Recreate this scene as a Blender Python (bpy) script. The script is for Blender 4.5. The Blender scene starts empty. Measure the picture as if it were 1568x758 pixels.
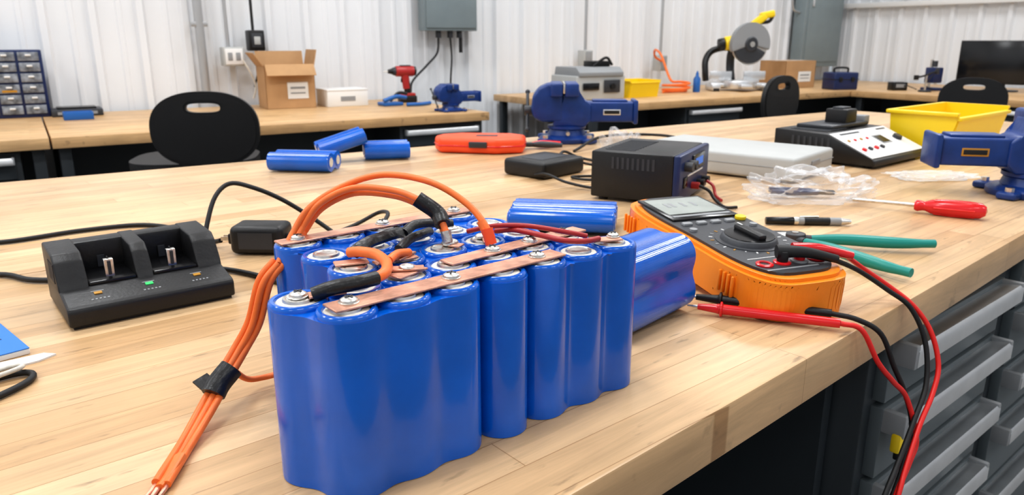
import bpy, bmesh, math, random
from mathutils import Vector, Matrix, noise
random.seed(3)
R=math.radians
Z=0.9      # main bench top height
ZB=0.78    # wall bench top height
TF=Matrix.Translation((0,0,Z))@Matrix.Rotation(R(40),4,'Z')    # main bench frame
WF=Matrix.Rotation(R(33),4,'Z')                                # room frame
def L(x,y,z=0,yaw=0,s=1.0,pitch=0,roll=0):
    return Matrix.Translation((x,y,z))@Matrix.Rotation(R(yaw),4,'Z')@Matrix.Rotation(R(pitch),4,'X')@Matrix.Rotation(R(roll),4,'Y')@Matrix.Scale(s,4)
SIDE=Matrix(((0,0,1,0),(1,0,0,0),(0,1,0,0),(0,0,0,1)))  # poly (y,z) extruded along x

# ---------------------------------------------------------------- materials
def mat(name,col,rough=0.5,metal=0.0,coat=0.0,var=0.0,vscale=8,bump=0.0,bscale=60,trans=0.0,emit=None,estr=1.0,spec=0.5):
    m=bpy.data.materials.new(name); m.use_nodes=True
    nt=m.node_tree; b=nt.nodes['Principled BSDF']
    c=(col[0],col[1],col[2],1)
    b.inputs['Base Color'].default_value=c
    b.inputs['Roughness'].default_value=rough
    b.inputs['Metallic'].default_value=metal
    b.inputs['Coat Weight'].default_value=coat
    b.inputs['Coat Roughness'].default_value=0.08
    b.inputs['Specular IOR Level'].default_value=spec
    b.inputs['Transmission Weight'].default_value=trans
    if emit:
        b.inputs['Emission Color'].default_value=(*emit,1); b.inputs['Emission Strength'].default_value=estr
    tc=nt.nodes.new('ShaderNodeTexCoord')
    if var>0:
        n=nt.nodes.new('ShaderNodeTexNoise'); n.inputs['Scale'].default_value=vscale; n.inputs['Detail'].default_value=4
        r=nt.nodes.new('ShaderNodeMapRange'); r.inputs['To Min'].default_value=1-var; r.inputs['To Max'].default_value=1+var
        r.inputs['From Min'].default_value=0.3; r.inputs['From Max'].default_value=0.7
        mx=nt.nodes.new('ShaderNodeVectorMath'); mx.operation='SCALE'; mx.inputs[0].default_value=col
        nt.links.new(tc.outputs['Object'],n.inputs['Vector']); nt.links.new(n.outputs['Fac'],r.inputs['Value'])
        nt.links.new(r.outputs['Result'],mx.inputs['Scale']); nt.links.new(mx.outputs['Vector'],b.inputs['Base Color'])
    if bump>0:
        n2=nt.nodes.new('ShaderNodeTexNoise'); n2.inputs['Scale'].default_value=bscale; n2.inputs['Detail'].default_value=3
        bp=nt.nodes.new('ShaderNodeBump'); bp.inputs['Strength'].default_value=bump; bp.inputs['Distance'].default_value=0.002
        nt.links.new(tc.outputs['Object'],n2.inputs['Vector']); nt.links.new(n2.outputs['Fac'],bp.inputs['Height']); nt.links.new(bp.outputs['Normal'],b.inputs['Normal'])
    return m

def wood_mat(name,c1,c2,row=0.04,width=0.5,rough=0.33):
    m=bpy.data.materials.new(name); m.use_nodes=True; nt=m.node_tree; N=nt.nodes.new; K=nt.links.new
    b=nt.nodes['Principled BSDF']; tc=N('ShaderNodeTexCoord')
    br=N('ShaderNodeTexBrick'); br.inputs['Scale'].default_value=1
    br.inputs['Color1'].default_value=(*c1,1); br.inputs['Color2'].default_value=(*c2,1)
    br.inputs['Mortar'].default_value=(c1[0]*.72,c1[1]*.66,c1[2]*.6,1)
    br.inputs['Mortar Size'].default_value=0.0005; br.inputs['Mortar Smooth'].default_value=0.3
    br.inputs['Brick Width'].default_value=width; br.inputs['Row Height'].default_value=row
    br.offset=0.37; br.offset_frequency=3; br.squash=1.3; br.squash_frequency=2
    K(tc.outputs['Object'],br.inputs['Vector'])
    mp=N('ShaderNodeMapping'); mp.inputs['Scale'].default_value=(3,55,55); K(tc.outputs['Object'],mp.inputs['Vector'])
    n=N('ShaderNodeTexNoise'); n.inputs['Scale'].default_value=1.0; n.inputs['Detail'].default_value=7; n.inputs['Roughness'].default_value=.68; n.inputs['Distortion'].default_value=.8
    K(mp.outputs['Vector'],n.inputs['Vector'])
    r=N('ShaderNodeMapRange'); r.inputs['From Min'].default_value=.3; r.inputs['From Max'].default_value=.72; r.inputs['To Min'].default_value=1.12; r.inputs['To Max'].default_value=.74
    K(n.outputs['Fac'],r.inputs['Value'])
    n2=N('ShaderNodeTexNoise'); n2.inputs['Scale'].default_value=5; n2.inputs['Detail'].default_value=6; K(tc.outputs['Object'],n2.inputs['Vector'])
    r2=N('ShaderNodeMapRange'); r2.inputs['From Min'].default_value=.35; r2.inputs['From Max'].default_value=.7; r2.inputs['To Min'].default_value=1.06; r2.inputs['To Max'].default_value=.84
    K(n2.outputs['Fac'],r2.inputs['Value'])
    mp3=N('ShaderNodeMapping'); mp3.inputs['Scale'].default_value=(14,60,14); mp3.inputs['Rotation'].default_value=(0,0,.5); K(tc.outputs['Object'],mp3.inputs['Vector'])
    n3=N('ShaderNodeTexNoise'); n3.inputs['Scale'].default_value=1.4; n3.inputs['Detail'].default_value=7; K(mp3.outputs['Vector'],n3.inputs['Vector'])
    r3=N('ShaderNodeMapRange'); r3.inputs['From Min'].default_value=.63; r3.inputs['From Max'].default_value=.75; r3.inputs['To Min'].default_value=1; r3.inputs['To Max'].default_value=.5
    K(n3.outputs['Fac'],r3.inputs['Value'])
    m1=N('ShaderNodeMath'); m1.operation='MULTIPLY'; K(r.outputs['Result'],m1.inputs[0]); K(r2.outputs['Result'],m1.inputs[1])
    m2=N('ShaderNodeMath'); m2.operation='MULTIPLY'; K(m1.outputs[0],m2.inputs[0]); K(r3.outputs['Result'],m2.inputs[1])
    mx=N('ShaderNodeVectorMath'); mx.operation='SCALE'; K(br.outputs['Color'],mx.inputs[0]); K(m2.outputs[0],mx.inputs['Scale'])
    K(mx.outputs['Vector'],b.inputs['Base Color'])
    b.inputs['Roughness'].default_value=rough; b.inputs['Specular IOR Level'].default_value=.45
    bp=N('ShaderNodeBump'); bp.inputs['Strength'].default_value=.14; bp.inputs['Distance'].default_value=.001
    K(n.outputs['Fac'],bp.inputs['Height']); K(bp.outputs['Normal'],b.inputs['Normal'])
    return m

WOOD=wood_mat('butcher_block',(.62,.39,.20),(.83,.58,.34))
WOODB=wood_mat('bench_block',(.62,.38,.18),(.76,.51,.27),.05,.6,.4)
BLUE=mat('blue_shrink_wrap',(.0,.125,.60),.2,coat=.4,var=.14,vscale=14,bump=.4,bscale=22)
CREAM=mat('insulator_ring',(.72,.68,.6),.6,var=.15,vscale=200)
STEEL=mat('nickel_steel',(.72,.70,.66),.3,1,var=.15,vscale=150)
COPPER=mat('copper_bar',(.70,.38,.27),.42,.75,var=.35,vscale=45,bump=.3,bscale=150)
SOLDER=mat('solder',(.6,.58,.55),.35,.9,bump=.6,bscale=200)
ORANGE=mat('orange_wire',(.90,.20,.04),.4,var=.08,vscale=60)
REDW=mat('red_wire',(.78,.025,.02),.35)
REDD=mat('dark_red_wire',(.42,.03,.03),.35)
BLACK=mat('black_plastic',(.011,.011,.012),.42,bump=.15,bscale=300)
BLACKG=mat('black_gloss',(.008,.008,.009),.2)
RUBBER=mat('black_rubber',(.012,.012,.013),.55)
TAPE=mat('electrical_tape',(.014,.014,.015),.35,bump=.5,bscale=120)
CHAR=mat('charcoal_plastic',(.042,.045,.052),.45,bump=.1,bscale=400)
GREYP=mat('grey_plastic',(.30,.31,.32),.45)
LGREY=mat('light_grey_case',(.48,.49,.48),.5,var=.04)
WHITEP=mat('white_plastic',(.8,.8,.79),.4)
METER=mat('meter_orange',(.95,.29,.02),.33,bump=.1,bscale=200)
LCD=mat('lcd_glass',(.36,.39,.36),.12,var=.1,vscale=30)
YEL=mat('yellow_plastic',(.95,.68,.02),.35)
LTEAL=mat('teal_grip',(.01,.27,.23),.35)
RED=mat('red_plastic',(.72,.015,.02),.25,coat=.3)
REDO=mat('red_orange_plastic',(.92,.10,.025),.45,bump=.3,bscale=30)
VISE=mat('blue_enamel',(.010,.045,.21),.35,var=.15,vscale=25,bump=.25,bscale=80)
NAVY=mat('navy_panel',(.012,.026,.10),.35)
CARD=mat('cardboard',(.50,.30,.15),.8,var=.08,vscale=10)
PAPER=mat('paper_label',(.82,.82,.8),.7)
ALU=mat('aluminium',(.76,.77,.78),.33,.9,var=.06,vscale=20)
CAB=mat('cabinet_grey',(.105,.125,.135),.45,var=.05,vscale=5)
CABD=mat('cabinet_dark',(.026,.033,.039),.5,var=.08,vscale=4)
WALLM=mat('white_wall_panel',(.80,.82,.845),.45,var=.03,vscale=1.2)
CEIL=mat('ceiling_white',(.8,.8,.8),.7,var=.02)
FLOORM=mat('concrete_floor',(.20,.20,.20),.5,var=.15,vscale=3,bump=.1,bscale=40)
EBOX=mat('grey_electrical',(.23,.28,.30),.45,var=.04)
GALV=mat('galvanised_pipe',(.48,.49,.50),.4,.6)
SCREEN=mat('dark_screen',(.012,.013,.015),.18)
LEDG=mat('led_green',(.05,.6,.15),.3,emit=(.05,.8,.2),estr=.3)
LEDO=mat('led_amber',(.5,.25,.03),.3)
LEDB=mat('led_blue_display',(.02,.10,.4),.3,emit=(.05,.25,.9),estr=.35)
CLEARB=mat('clear_drawer',(.22,.24,.27),.25,var=.6,vscale=25)
BLUEP=mat('blue_paper',(.03,.20,.62),.5)
DIRTY=mat('blue_light_plastic',(.02,.13,.42),.35)
def bag_material():
    m=bpy.data.materials.new('clear_plastic_film'); m.use_nodes=True; nt=m.node_tree; N=nt.nodes.new; K=nt.links.new
    b=nt.nodes['Principled BSDF']; out=nt.nodes['Material Output']
    b.inputs['Base Color'].default_value=(.85,.87,.9,1); b.inputs['Roughness'].default_value=.1
    t=N('ShaderNodeBsdfTransparent'); mx=N('ShaderNodeMixShader'); lw=N('ShaderNodeLayerWeight'); lw.inputs['Blend'].default_value=.3
    mr=N('ShaderNodeMapRange'); mr.inputs['To Min'].default_value=.10; mr.inputs['To Max'].default_value=.65
    K(lw.outputs['Facing'],mr.inputs['Value']); K(mr.outputs['Result'],mx.inputs['Fac'])
    K(t.outputs[0],mx.inputs[1]); K(b.outputs[0],mx.inputs[2]); K(mx.outputs[0],out.inputs['Surface'])
    return m
BAG=bag_material()

# ---------------------------------------------------------------- mesh builder
def catmull(pts,sub=7):
    P=[Vector(p) for p in pts]
    if len(P)<3: return P
    Q=[P[0]*2-P[1]]+P+[P[-1]*2-P[-2]]; out=[]
    for i in range(1,len(Q)-2):
        a,b,c,d=Q[i-1],Q[i],Q[i+1],Q[i+2]
        for k in range(sub):
            t=k/sub
            out.append(.5*((2*b)+(c-a)*t+(2*a-5*b+4*c-d)*t*t+(3*b-a-3*c+d)*t**3))
    out.append(P[-1]); return out
class MB:
    def __init__(s,name,M=Matrix.Identity(4)):
        s.name=name; s.M=M; s.bm=bmesh.new(); s.mats=[]
    def add(s,b2,m,M=None):
        if m not in s.mats: s.mats.append(m)
        i=s.mats.index(m)
        bmesh.ops.recalc_face_normals(b2,faces=b2.faces)
        for f in b2.faces: f.material_index=i; f.smooth=True
        if M is not None: bmesh.ops.transform(b2,matrix=M,verts=b2.verts)
        me=bpy.data.meshes.new('tmp'); b2.to_mesh(me); b2.free(); s.bm.from_mesh(me); bpy.data.meshes.remove(me)
    def box(s,c,size,m,bev=0,seg=2,M=None,taper=None):
        b=bmesh.new(); bmesh.ops.create_cube(b,size=1)
        for v in b.verts:
            v.co=Vector((v.co.x*size[0],v.co.y*size[1],v.co.z*size[2]))
            if taper and v.co.z>0: v.co.x*=taper[0]; v.co.y*=taper[1]
        if bev>0: bmesh.ops.bevel(b,geom=b.edges[:],offset=bev,segments=seg,affect='EDGES',profile=.5)
        T=Matrix.Translation(c); s.add(b,m,T if M is None else T@M)
    def cyl(s,p0,p1,r0,m,r1=None,seg=24,bev=0):
        p0=Vector(p0);p1=Vector(p1); d=p1-p0; r1=r0 if r1 is None else r1
        b=bmesh.new(); bmesh.ops.create_cone(b,cap_ends=True,segments=seg,radius1=r0,radius2=r1,depth=d.length)
        if bev>0:
            ed=[e for e in b.edges if abs(abs(e.verts[0].co.z)-d.length/2)<1e-7 and abs(e.verts[0].co.z-e.verts[1].co.z)<1e-7]
            bmesh.ops.bevel(b,geom=ed,offset=bev,segments=2,affect='EDGES',profile=.5)
        M=Matrix.Translation((p0+p1)/2)@d.to_track_quat('Z','Y').to_matrix().to_4x4(); s.add(b,m,M)
    def sph(s,c,r,m,sc=(1,1,1),seg=20):
        b=bmesh.new(); bmesh.ops.create_uvsphere(b,u_segments=seg,v_segments=seg//2,radius=r)
        s.add(b,m,Matrix.Translation(c)@Matrix.Diagonal((*sc,1)))
    def tube(s,pts,r,m,seg=10,sub=7,flat=1.0):
        P=catmull(pts,sub); n=len(P); b=bmesh.new(); rings=[]
        rr=r if callable(r) else (lambda t:r)
        T=(P[1]-P[0]).normalized(); U=T.orthogonal().normalized()
        for i,p in enumerate(P):
            T2=(P[min(i+1,n-1)]-P[max(i-1,0)])
            if T2.length<1e-9: T2=T
            T2.normalize(); U=(U-T2*U.dot(T2)).normalized(); V=T2.cross(U); T=T2
            q=rr(i/(n-1))
            rings.append([b.verts.new(p+U*math.cos(2*math.pi*k/seg)*q+V*math.sin(2*math.pi*k/seg)*q*flat) for k in range(seg)])
        for i in range(n-1):
            for k in range(seg):
                b.faces.new((rings[i][k],rings[i][(k+1)%seg],rings[i+1][(k+1)%seg],rings[i+1][k]))
        b.faces.new(rings[0]); b.faces.new(rings[-1]); s.add(b,m)
    def lathe(s,prof,m,M=None,seg=32):
        b=bmesh.new(); rings=[]
        for (r,z) in prof:
            if r<1e-6: rings.append([b.verts.new((0,0,z))])
            else: rings.append([b.verts.new((r*math.cos(2*math.pi*k/seg),r*math.sin(2*math.pi*k/seg),z)) for k in range(seg)])
        for i in range(len(rings)-1):
            A,B=rings[i],rings[i+1]
            for k in range(seg):
                k2=(k+1)%seg
                if len(A)==1 and len(B)==1: continue
                if len(A)==1: b.faces.new((A[0],B[k],B[k2]))
                elif len(B)==1: b.faces.new((A[k],A[k2],B[0]))
                else: b.faces.new((A[k],A[k2],B[k2],B[k]))
        s.add(b,m,M)
    def prism(s,poly,h0,h1,m,M=None,bev=0,seg=2,only_top=False):
        b=bmesh.new(); lo=[b.verts.new((p[0],p[1],h0)) for p in poly]; hi=[b.verts.new((p[0],p[1],h1)) for p in poly]
        n=len(poly); b.faces.new(lo[::-1]); b.faces.new(hi)
        for i in range(n): b.faces.new((lo[i],lo[(i+1)%n],hi[(i+1)%n],hi[i]))
        if bev>0:
            if only_top: ed=[e for e in b.edges if e.verts[0].co.z==e.verts[1].co.z and abs(e.verts[0].co.z-h1)<1e-7]
            else: ed=b.edges[:]
            bmesh.ops.bevel(b,geom=ed,offset=bev,segments=seg,affect='EDGES',profile=.5)
        s.add(b,m,M)
    def ring(s,outer,inner,h0,h1,m,M=None):
        b=bmesh.new(); n=len(outer)
        V=[[b.verts.new((p[0],p[1],h)) for p in q] for q,h in ((outer,h0),(outer,h1),(inner,h1),(inner,h0))]
        for j in range(4):
            A,B=V[j],V[(j+1)%4]
            for i in range(n): b.faces.new((A[i],A[(i+1)%n],B[(i+1)%n],B[i]))
        s.add(b,m,M)
    def done(s,angle=38):
        me=bpy.data.meshes.new(s.name); s.bm.to_mesh(me); s.bm.free()
        for m in s.mats: me.materials.append(m)
        me.set_sharp_from_angle(angle=R(angle))
        o=bpy.data.objects.new(s.name,me); bpy.context.scene.collection.objects.link(o); o.matrix_world=s.M
        return o
def superell(a,b,n=48,p=3.0,cx=0,cy=0):
    out=[]
    for k in range(n):
        t=2*math.pi*k/n; c,s_=math.cos(t),math.sin(t)
        out.append((cx+a*math.copysign(abs(c)**(2/p),c),cy+b*math.copysign(abs(s_)**(2/p),s_)))
    return out

# ---------------------------------------------------------------- room (frame W: e -5..7.7, n -4..5.25)
E0,E1,N0,N1,H=-5.0,7.7,-4.0,5.25,4.4
def ribbed(name,length,height,M):
    b=MB(name,M); bm=bmesh.new(); prof=[]
    per=.26; x=0
    while x<length:
        for dx,y in ((0,0),(.085,0),(.095,-.007),(.115,-.007),(.125,0),(.185,0),(.20,-.03),(.235,-.03),(.25,0)):
            if x+dx<=length: prof.append((x+dx,y))
        x+=per
    prof.append((length,0))
    lo=[bm.verts.new((p[0],p[1],0)) for p in prof]; hi=[bm.verts.new((p[0],p[1],height)) for p in prof]
    for i in range(len(prof)-1): bm.faces.new((lo[i],lo[i+1],hi[i+1],hi[i]))
    b.add(bm,WALLM)
    b.box((length/2,.03,height/2),(length,.04,height),WALLM)
    return b.done(20)
ribbed('wall_back',E1-E0,H,WF@L(E0,N1+.030))
ribbed('wall_right',N1-N0,H,WF@L(E1+.030,N1,0,-90))
ribbed('wall_left',N1-N0,H,WF@L(E0-.030,N0,0,90))
ribbed('wall_front',E1-E0,H,WF@L(E1,N0-.030,0,180))
b=MB('floor',WF); b.box(((E0+E1)/2,(N0+N1)/2,-.05),(E1-E0+.3,N1-N0+.3,.1),FLOORM); b.done()
b=MB('ceiling',WF); b.box(((E0+E1)/2,(N0+N1)/2,H+.05),(E1-E0+.3,N1-N0+.3,.1),CEIL); b.done()
b=MB('trim_1',WF); b.box((E1-.03,(N0+N1)/2,1.56),(.05,N1-N0-.1,.05),WHITEP,.004); b.done()
b=MB('trim_2',WF); b.cyl((E1-.08,N1-.3,1.68),(E1-.08,N0+.4,1.68),.018,GALV)
for k in range(5): b.box((E1-.05,N1-.8-k*1.6,1.68),(.08,.03,.05),GALV)
b.done()
HOUS=mat('lamp_housing',(.7,.7,.7),.4)
for i,ex in enumerate((-3.2,-.4,2.4,5.6)):
    for j,ny in enumerate((-2.2,.9,3.4)):
        b=MB('ceiling_light_panel',WF@L(ex,ny,H-.02)); b.box((0,0,0),(1.5,.75,.04),HOUS,.004); par=b.done()
        ld=bpy.data.lights.new('panel_lamp','AREA'); ld.shape='RECTANGLE'; ld.size=1.4; ld.size_y=.65; ld.energy=(26,46,55)[j]; ld.color=(.97,.985,1)
        lo=bpy.data.objects.new('panel_lamp',ld); bpy.context.scene.collection.objects.link(lo); lo.parent=par; lo.location=(0,0,-.03)
w=bpy.data.worlds.new('World'); bpy.context.scene.world=w; w.use_nodes=True
w.node_tree.nodes['Background'].inputs[0].default_value=(.8,.85,.9,1); w.node_tree.nodes['Background'].inputs[1].default_value=.5

# ---------------------------------------------------------------- main benches
def edge_n(e): return .301+.0379*e
def seam_n(e): return 1.145-.035*e
def far_n(e): return 1.967-.111*e
EA,EB=-1.3,3.3
def drawers(b,e0,e1,n,ztop,zs,depth=.6,bm_=CAB,body=CABD):
    zbot=zs[-1]
    b.box(((e0+e1)/2,n+depth/2,(ztop+zbot)/2),(e1-e0,depth,ztop-zbot),body,.003)
    zp=ztop-.012
    for z in zs:
        h=zp-z-.008
        b.box(((e0+e1)/2,n-.008,z+.004+h/2),(e1-e0-.045,.018,h),bm_,.002)
        prof=[(0,0),(-.028,.004),(-.032,-.002),(-.032,-.024),(-.027,-.028),(-.024,-.006),(0,-.012)]
        b.prism([(n-.016+p[0],zp-.012+p[1]) for p in prof],e0+.03,e1-.03,ALU,SIDE)
        for ee in (e0+.03,e1-.03): b.box((ee,n-.03,zp-.022),(.012,.034,.034),GREYP,.003)
        zp=z
b=MB('butcher_block_workbench',TF)
b.prism([(EA,edge_n(EA)),(EB,edge_n(EB)),(EB,seam_n(EB)-.0015),(EA,seam_n(EA)-.0015)],-.05,0,WOOD,bev=.0025)
nf=.385
drawers(b,.94,1.40,nf,-.062,[-.175,-.29,-.405,-.55,-.72])
drawers(b,1.50,2.0,nf+.015,-.062,[-.175,-.29,-.405,-.55,-.72])
drawers(b,2.05,2.6,nf+.03,-.062,[-.175,-.29,-.405,-.55,-.72])
b.box((1.45,nf+.3,-.43),(.06,.58,.76),CABD,.003)
b.box((0,.95,-.47),(2.5,.03,.84),CABD)
b.box((.92,.70,-.47),(.02,.55,.84),CABD)
for ee in (-1.2,3.2):
    b.box((ee,nf+.06,-.475),(.06,.06,.85),CABD,.003)
for ee in (-1.2,.86,3.2): b.box((ee,1.0,-.475),(.06,.06,.85),CABD,.003)
b.box((1.0,.7,-.065),(4.4,.5,.03),CABD)
b.box((.972,nf-.038,-.222),(.022,.014,.028),YEL,.004); b.box((.972,nf-.042,-.24),(.018,.012,.012),BLACK,.003)
b.done()
b=MB('butcher_block_workbench',TF)
b.prism([(EA,seam_n(EA)+.0015),(EB,seam_n(EB)+.0015),(EB,far_n(EB)),(EA,far_n(EA))],-.05,0,WOOD,bev=.0025)
for ee in (-1.2,1.0,3.2):
    b.box((ee,1.22,-.475),(.06,.06,.85),CABD,.003); b.box((ee,1.55,-.475),(.06,.06,.85),CABD,.003)
b.box((1.0,1.4,-.35),(4.2,.3,.6),CABD,.003)
b.done()

# ---------------------------------------------------------------- the battery pack
def xt(X,Y,z): return (.766*X+.643*Y,-.643*X+.766*Y,z)
CR,CH=.0205,.132
def wrap_outline(cells,r,k=.0035,n=192):
    cx=sum(c[0] for c in cells)/len(cells); cy=sum(c[1] for c in cells)/len(cells); out=[]
    def sd(x,y):
        s_=0
        for c in cells: s_+=math.exp(-(math.hypot(x-c[0],y-c[1])-r)/k)
        return -k*math.log(max(s_,1e-300))
    for i in range(n):
        t=2*math.pi*i/n; dx,dy=math.cos(t),math.sin(t); q=.3
        for _ in range(120):
            d=sd(cx+dx*q,cy+dy*q)
            if d<1e-5: break
            q-=d*.9
        out.append((cx+dx*q,cy+dy*q))
    return out
def cell(b,x,y,z0=0,h=CH,r=CR,M=None,caps=True):
    T=Matrix.Translation((x,y,z0)) if M is None else M@Matrix.Translation((x,y,z0))
    b.lathe([(0,0),(r-.002,0),(r,.002),(r,h-.003),(r-.0006,h-.001),(r-.002,h),(r-.0042,h-.0003),(r-.005,h-.0025)],BLUE,T,36)
    if caps:
        b.lathe([(r-.0046,h-.0025),(r-.006,h-.0012),(r-.0095,h-.001)],CREAM,T,32)
        b.lathe([(r-.0095,h-.001),(r-.010,h+.0008),(r-.0115,h+.001),(r-.0125,h+.0004),(r-.014,h+.0008),(0,h+.0008)],STEEL,T,32)
b=MB('battery_pack',TF)
R1=[(.2095+.042*k,.418) for k in range(3)]+[(.3385,.4175)]+[(.3815+.042*k,.4185) for k in range(3)]
R2=[(.193+.042*k,.455) for k in range(7)]
R3=[(.257+.042*k,.4965) for k in range(5)]; R4=[(.257+.042*k,.543) for k in range(5)]; R5=[(.255+.042*k,.592) for k in range(5)]
for (x,y) in R1+R2+R3+R4+R5: cell(b,x,y)
def wrap(cells,k,r=CR+.0006,h=CH-.004):
    b.prism(wrap_outline(cells,r,k),.0005,h,BLUE,bev=.0025,seg=3,only_top=True)
wrap(R1[:3]+R2[:2],.0103,CR-.0007)
wrap(R1[4:]+R2[5:],.0075,CR-.0003)
wrap([R1[3]],.002)
wrap(R3+R4+R5,.006,CR)
ht=CH+.0012
def bar(e0,n0,e1,n1,w,z=ht,th=.0018,m=COPPER):
    d=Vector((e1-e0,n1-n0)); a=math.degrees(math.atan2(d.y,d.x))
    b.box(((e0+e1)/2,(n0+n1)/2,z+th/2),(d.length,w,th),m,.0005,1,M=Matrix.Rotation(R(a),4,'Z'))
def screw(e,n,z=ht+.0018,r=.0062):
    T=Matrix.Translation((e,n,z))
    b.lathe([(r*1.15,0),(r*1.15,.0008),(r,.001),(r*.95,.0025),(r*.6,.0038),(0,.0042)],STEEL,T,20)
    a=random.random()*90
    for q in (a,a+90): b.box((e,n,z+.0041),(r*1.1,.0012,.0006),CHAR,M=Matrix.Rotation(R(q),4,'Z'))
bar(.197,.4175,.400,.4185,.0195)
screw(.2115,.418); screw(.2935,.418); screw(.377,.4185,)
bar(.237,.592,.44,.593,.017)
screw(.255,.592); screw(.339,.592); screw(.421,.593)
bar(.313,.452,.468,.462,.017,ht+.0003); screw(.361,.455); screw(.445,.460); screw(.403,.457)
bar(.198,.450,.222,.443,.011); screw(.193,.455,ht,.006)
bar(.262,.449,.292,.458,.018); bar(.266,.462,.290,.448,.010,ht+.002); b.sph((.279,.455,ht+.004),.006,SOLDER,(1,1,.4))
bar(.270,.487,.306,.484,.010); bar(.285,.480,.307,.491,.008,ht+.0018)
bar(.245,.505,.270,.497,.012)
bar(.345,.500,.352,.485,.010); b.sph((.348,.4965,ht+.002),.0065,SOLDER,(1.2,1,.5))
bar(.445,.425,.470,.414,.012,ht+.001); b.sph((.466,.418,ht+.003),.005,SOLDER,(1,1,.5))
screw(.4655,.4185,ht+.003,.005)
bar(.376,.478,.392,.503,.010); b.sph((.383,.4965,ht+.002),.006,SOLDER,(1.2,1,.5))
for (x,y) in ((.299,.543),(.341,.543),(.383,.543),(.299,.4965)): b.sph((x,y,CH+.001),.0055,SOLDER,(1.2,1,.5),14)
b.tube([(.200,.447,.135),(.212,.441,.139),(.228,.437,.140),(.244,.438,.140)],.0052,TAPE)
b.tube([(.240,.437,.140),(.2515,.441,.141),(.262,.454,.141),(.268,.468,.1415),(.270,.485,.142),(.266,.502,.141),(.262,.512,.139)],.0042,ORANGE)
b.tube([(.273,.470,.140),(.285,.478,.141),(.300,.485,.138)],.0033,ORANGE)
b.tube([(.266,.512,.138),(.283,.521,.141),(.300,.531,.140),(.318,.537,.140),(.334,.545,.137)],.0055,TAPE,flat=.7)
b.tube([(.330,.540,.138),(.345,.548,.141),(.362,.550,.140),(.385,.545,.137)],.0045,TAPE,flat=.8)
b.tube([(.30,.50,.137),(.318,.512,.140),(.335,.52,.140),(.35,.53,.138)],.004,TAPE)
b.tube([(.398,.497,.137),(.403,.478,.141),(.407,.450,.1415),(.414,.428,.140),(.428,.417,.139),(.448,.419,.1375)],.0025,REDD)
b.tube([(.378,.512,.137),(.392,.490,.144),(.411,.468,.145),(.43,.44,.142),(.445,.43,.138)],.0022,REDD)
A1=[xt(-.198,.60,.118),xt(-.190,.62,.139),xt(-.176,.63,.160),xt(-.1457,.64,.178),xt(-.1117,.645,.186),xt(-.070,.63,.182),xt(-.038,.615,.166),xt(-.021,.60,.1485),xt(-.0175,.597,.1365)]
A2=[xt(-.195,.612,.122),xt(-.183,.625,.143),xt(-.167,.63,.1635),xt(-.139,.635,.176),xt(-.103,.625,.176),xt(-.0798,.615,.170),xt(-.064,.61,.160),xt(-.056,.602,.146),xt(-.054,.60,.1365)]
A3=[(p[0]+.004,p[1]+.006,p[2]-.006*(i not in (0,8))) for i,p in enumerate(A2)]
for A in (A1,A2,A3): b.tube(A,.0029,ORANGE,12)
b.tube([Vector(A2[5])+Vector((-.001,0,.001)),Vector(A2[6])+Vector((.002,.002,-.001)),(Vector(A2[6])*.35+Vector(A2[7])*.65)],.0068,TAPE)
b.tube([Vector(A2[7]),Vector(A2[8])],.0045,SOLDER); b.tube([Vector(A1[7]),Vector(A1[8])+Vector((0,0,-.001))],.005,REDO)
b.tube([Vector(A1[6])*.3+Vector(A1[7])*.7,Vector(A1[8])],.004,ORANGE)
BD=[(-.198,.60,.118),(-.2096,.59,.1025),(-.221,.588,.067),(-.232,.580,.046),(-.240,.562,.030),(-.2455,.535,.015),(-.2475,.498,.0045),(-.2435,.455,.0042),(-.2425,.444,.004)]
for k,(dx,dy,dz) in enumerate(((0,0,0),(.0055,.003,.001),(-.0045,.004,.002),)):
    pts=[xt(p[0]+dx*(1 if i<6 else .8),p[1]+dy,p[2]+dz) for i,p in enumerate(BD)]
    b.tube(pts,.0030,ORANGE,12)
b.tube([Vector(A1[1]),xt(-.1985,.603,.118)],.0031,ORANGE); b.tube([Vector(A2[1]),xt(-.1945,.607,.118)],.0031,ORANGE); b.tube([Vector(A3[1]),xt(-.192,.609,.118)],.0031,ORANGE)
b.tube([xt(-.2445,.480,.0050),xt(-.2425,.458,.0045),xt(-.2428,.444,.004)],lambda t:.0064-.002*t,ORANGE,14,flat=.62)
for dx,dy in ((0,0),(.004,.004),(-.003,.005)):
    b.tube([xt(-.2435+dx,.452+dy,.0045),xt(-.2435+dx*1.2,.438+dy,.003),xt(-.245+dx*1.4,.424,.002)],lambda t:.0024*(1-.6*t),COPPER)
b.tube([xt(-.234,.567,.037),xt(-.2415,.556,.028),xt(-.244,.548,.022)],.0098,TAPE,flat=.85)
b.box(xt(-.250,.556,.026),(.022,.014,.0015),TAPE,M=Matrix.Rotation(.5,4,'X')@Matrix.Rotation(R(-70),4,'Z'))
b.tube([xt(-.238,.572,.036),xt(-.232,.59,.016),xt(-.222,.605,.010),xt(-.206,.612,.012)],.0026,ORANGE)
b.done()

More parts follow.
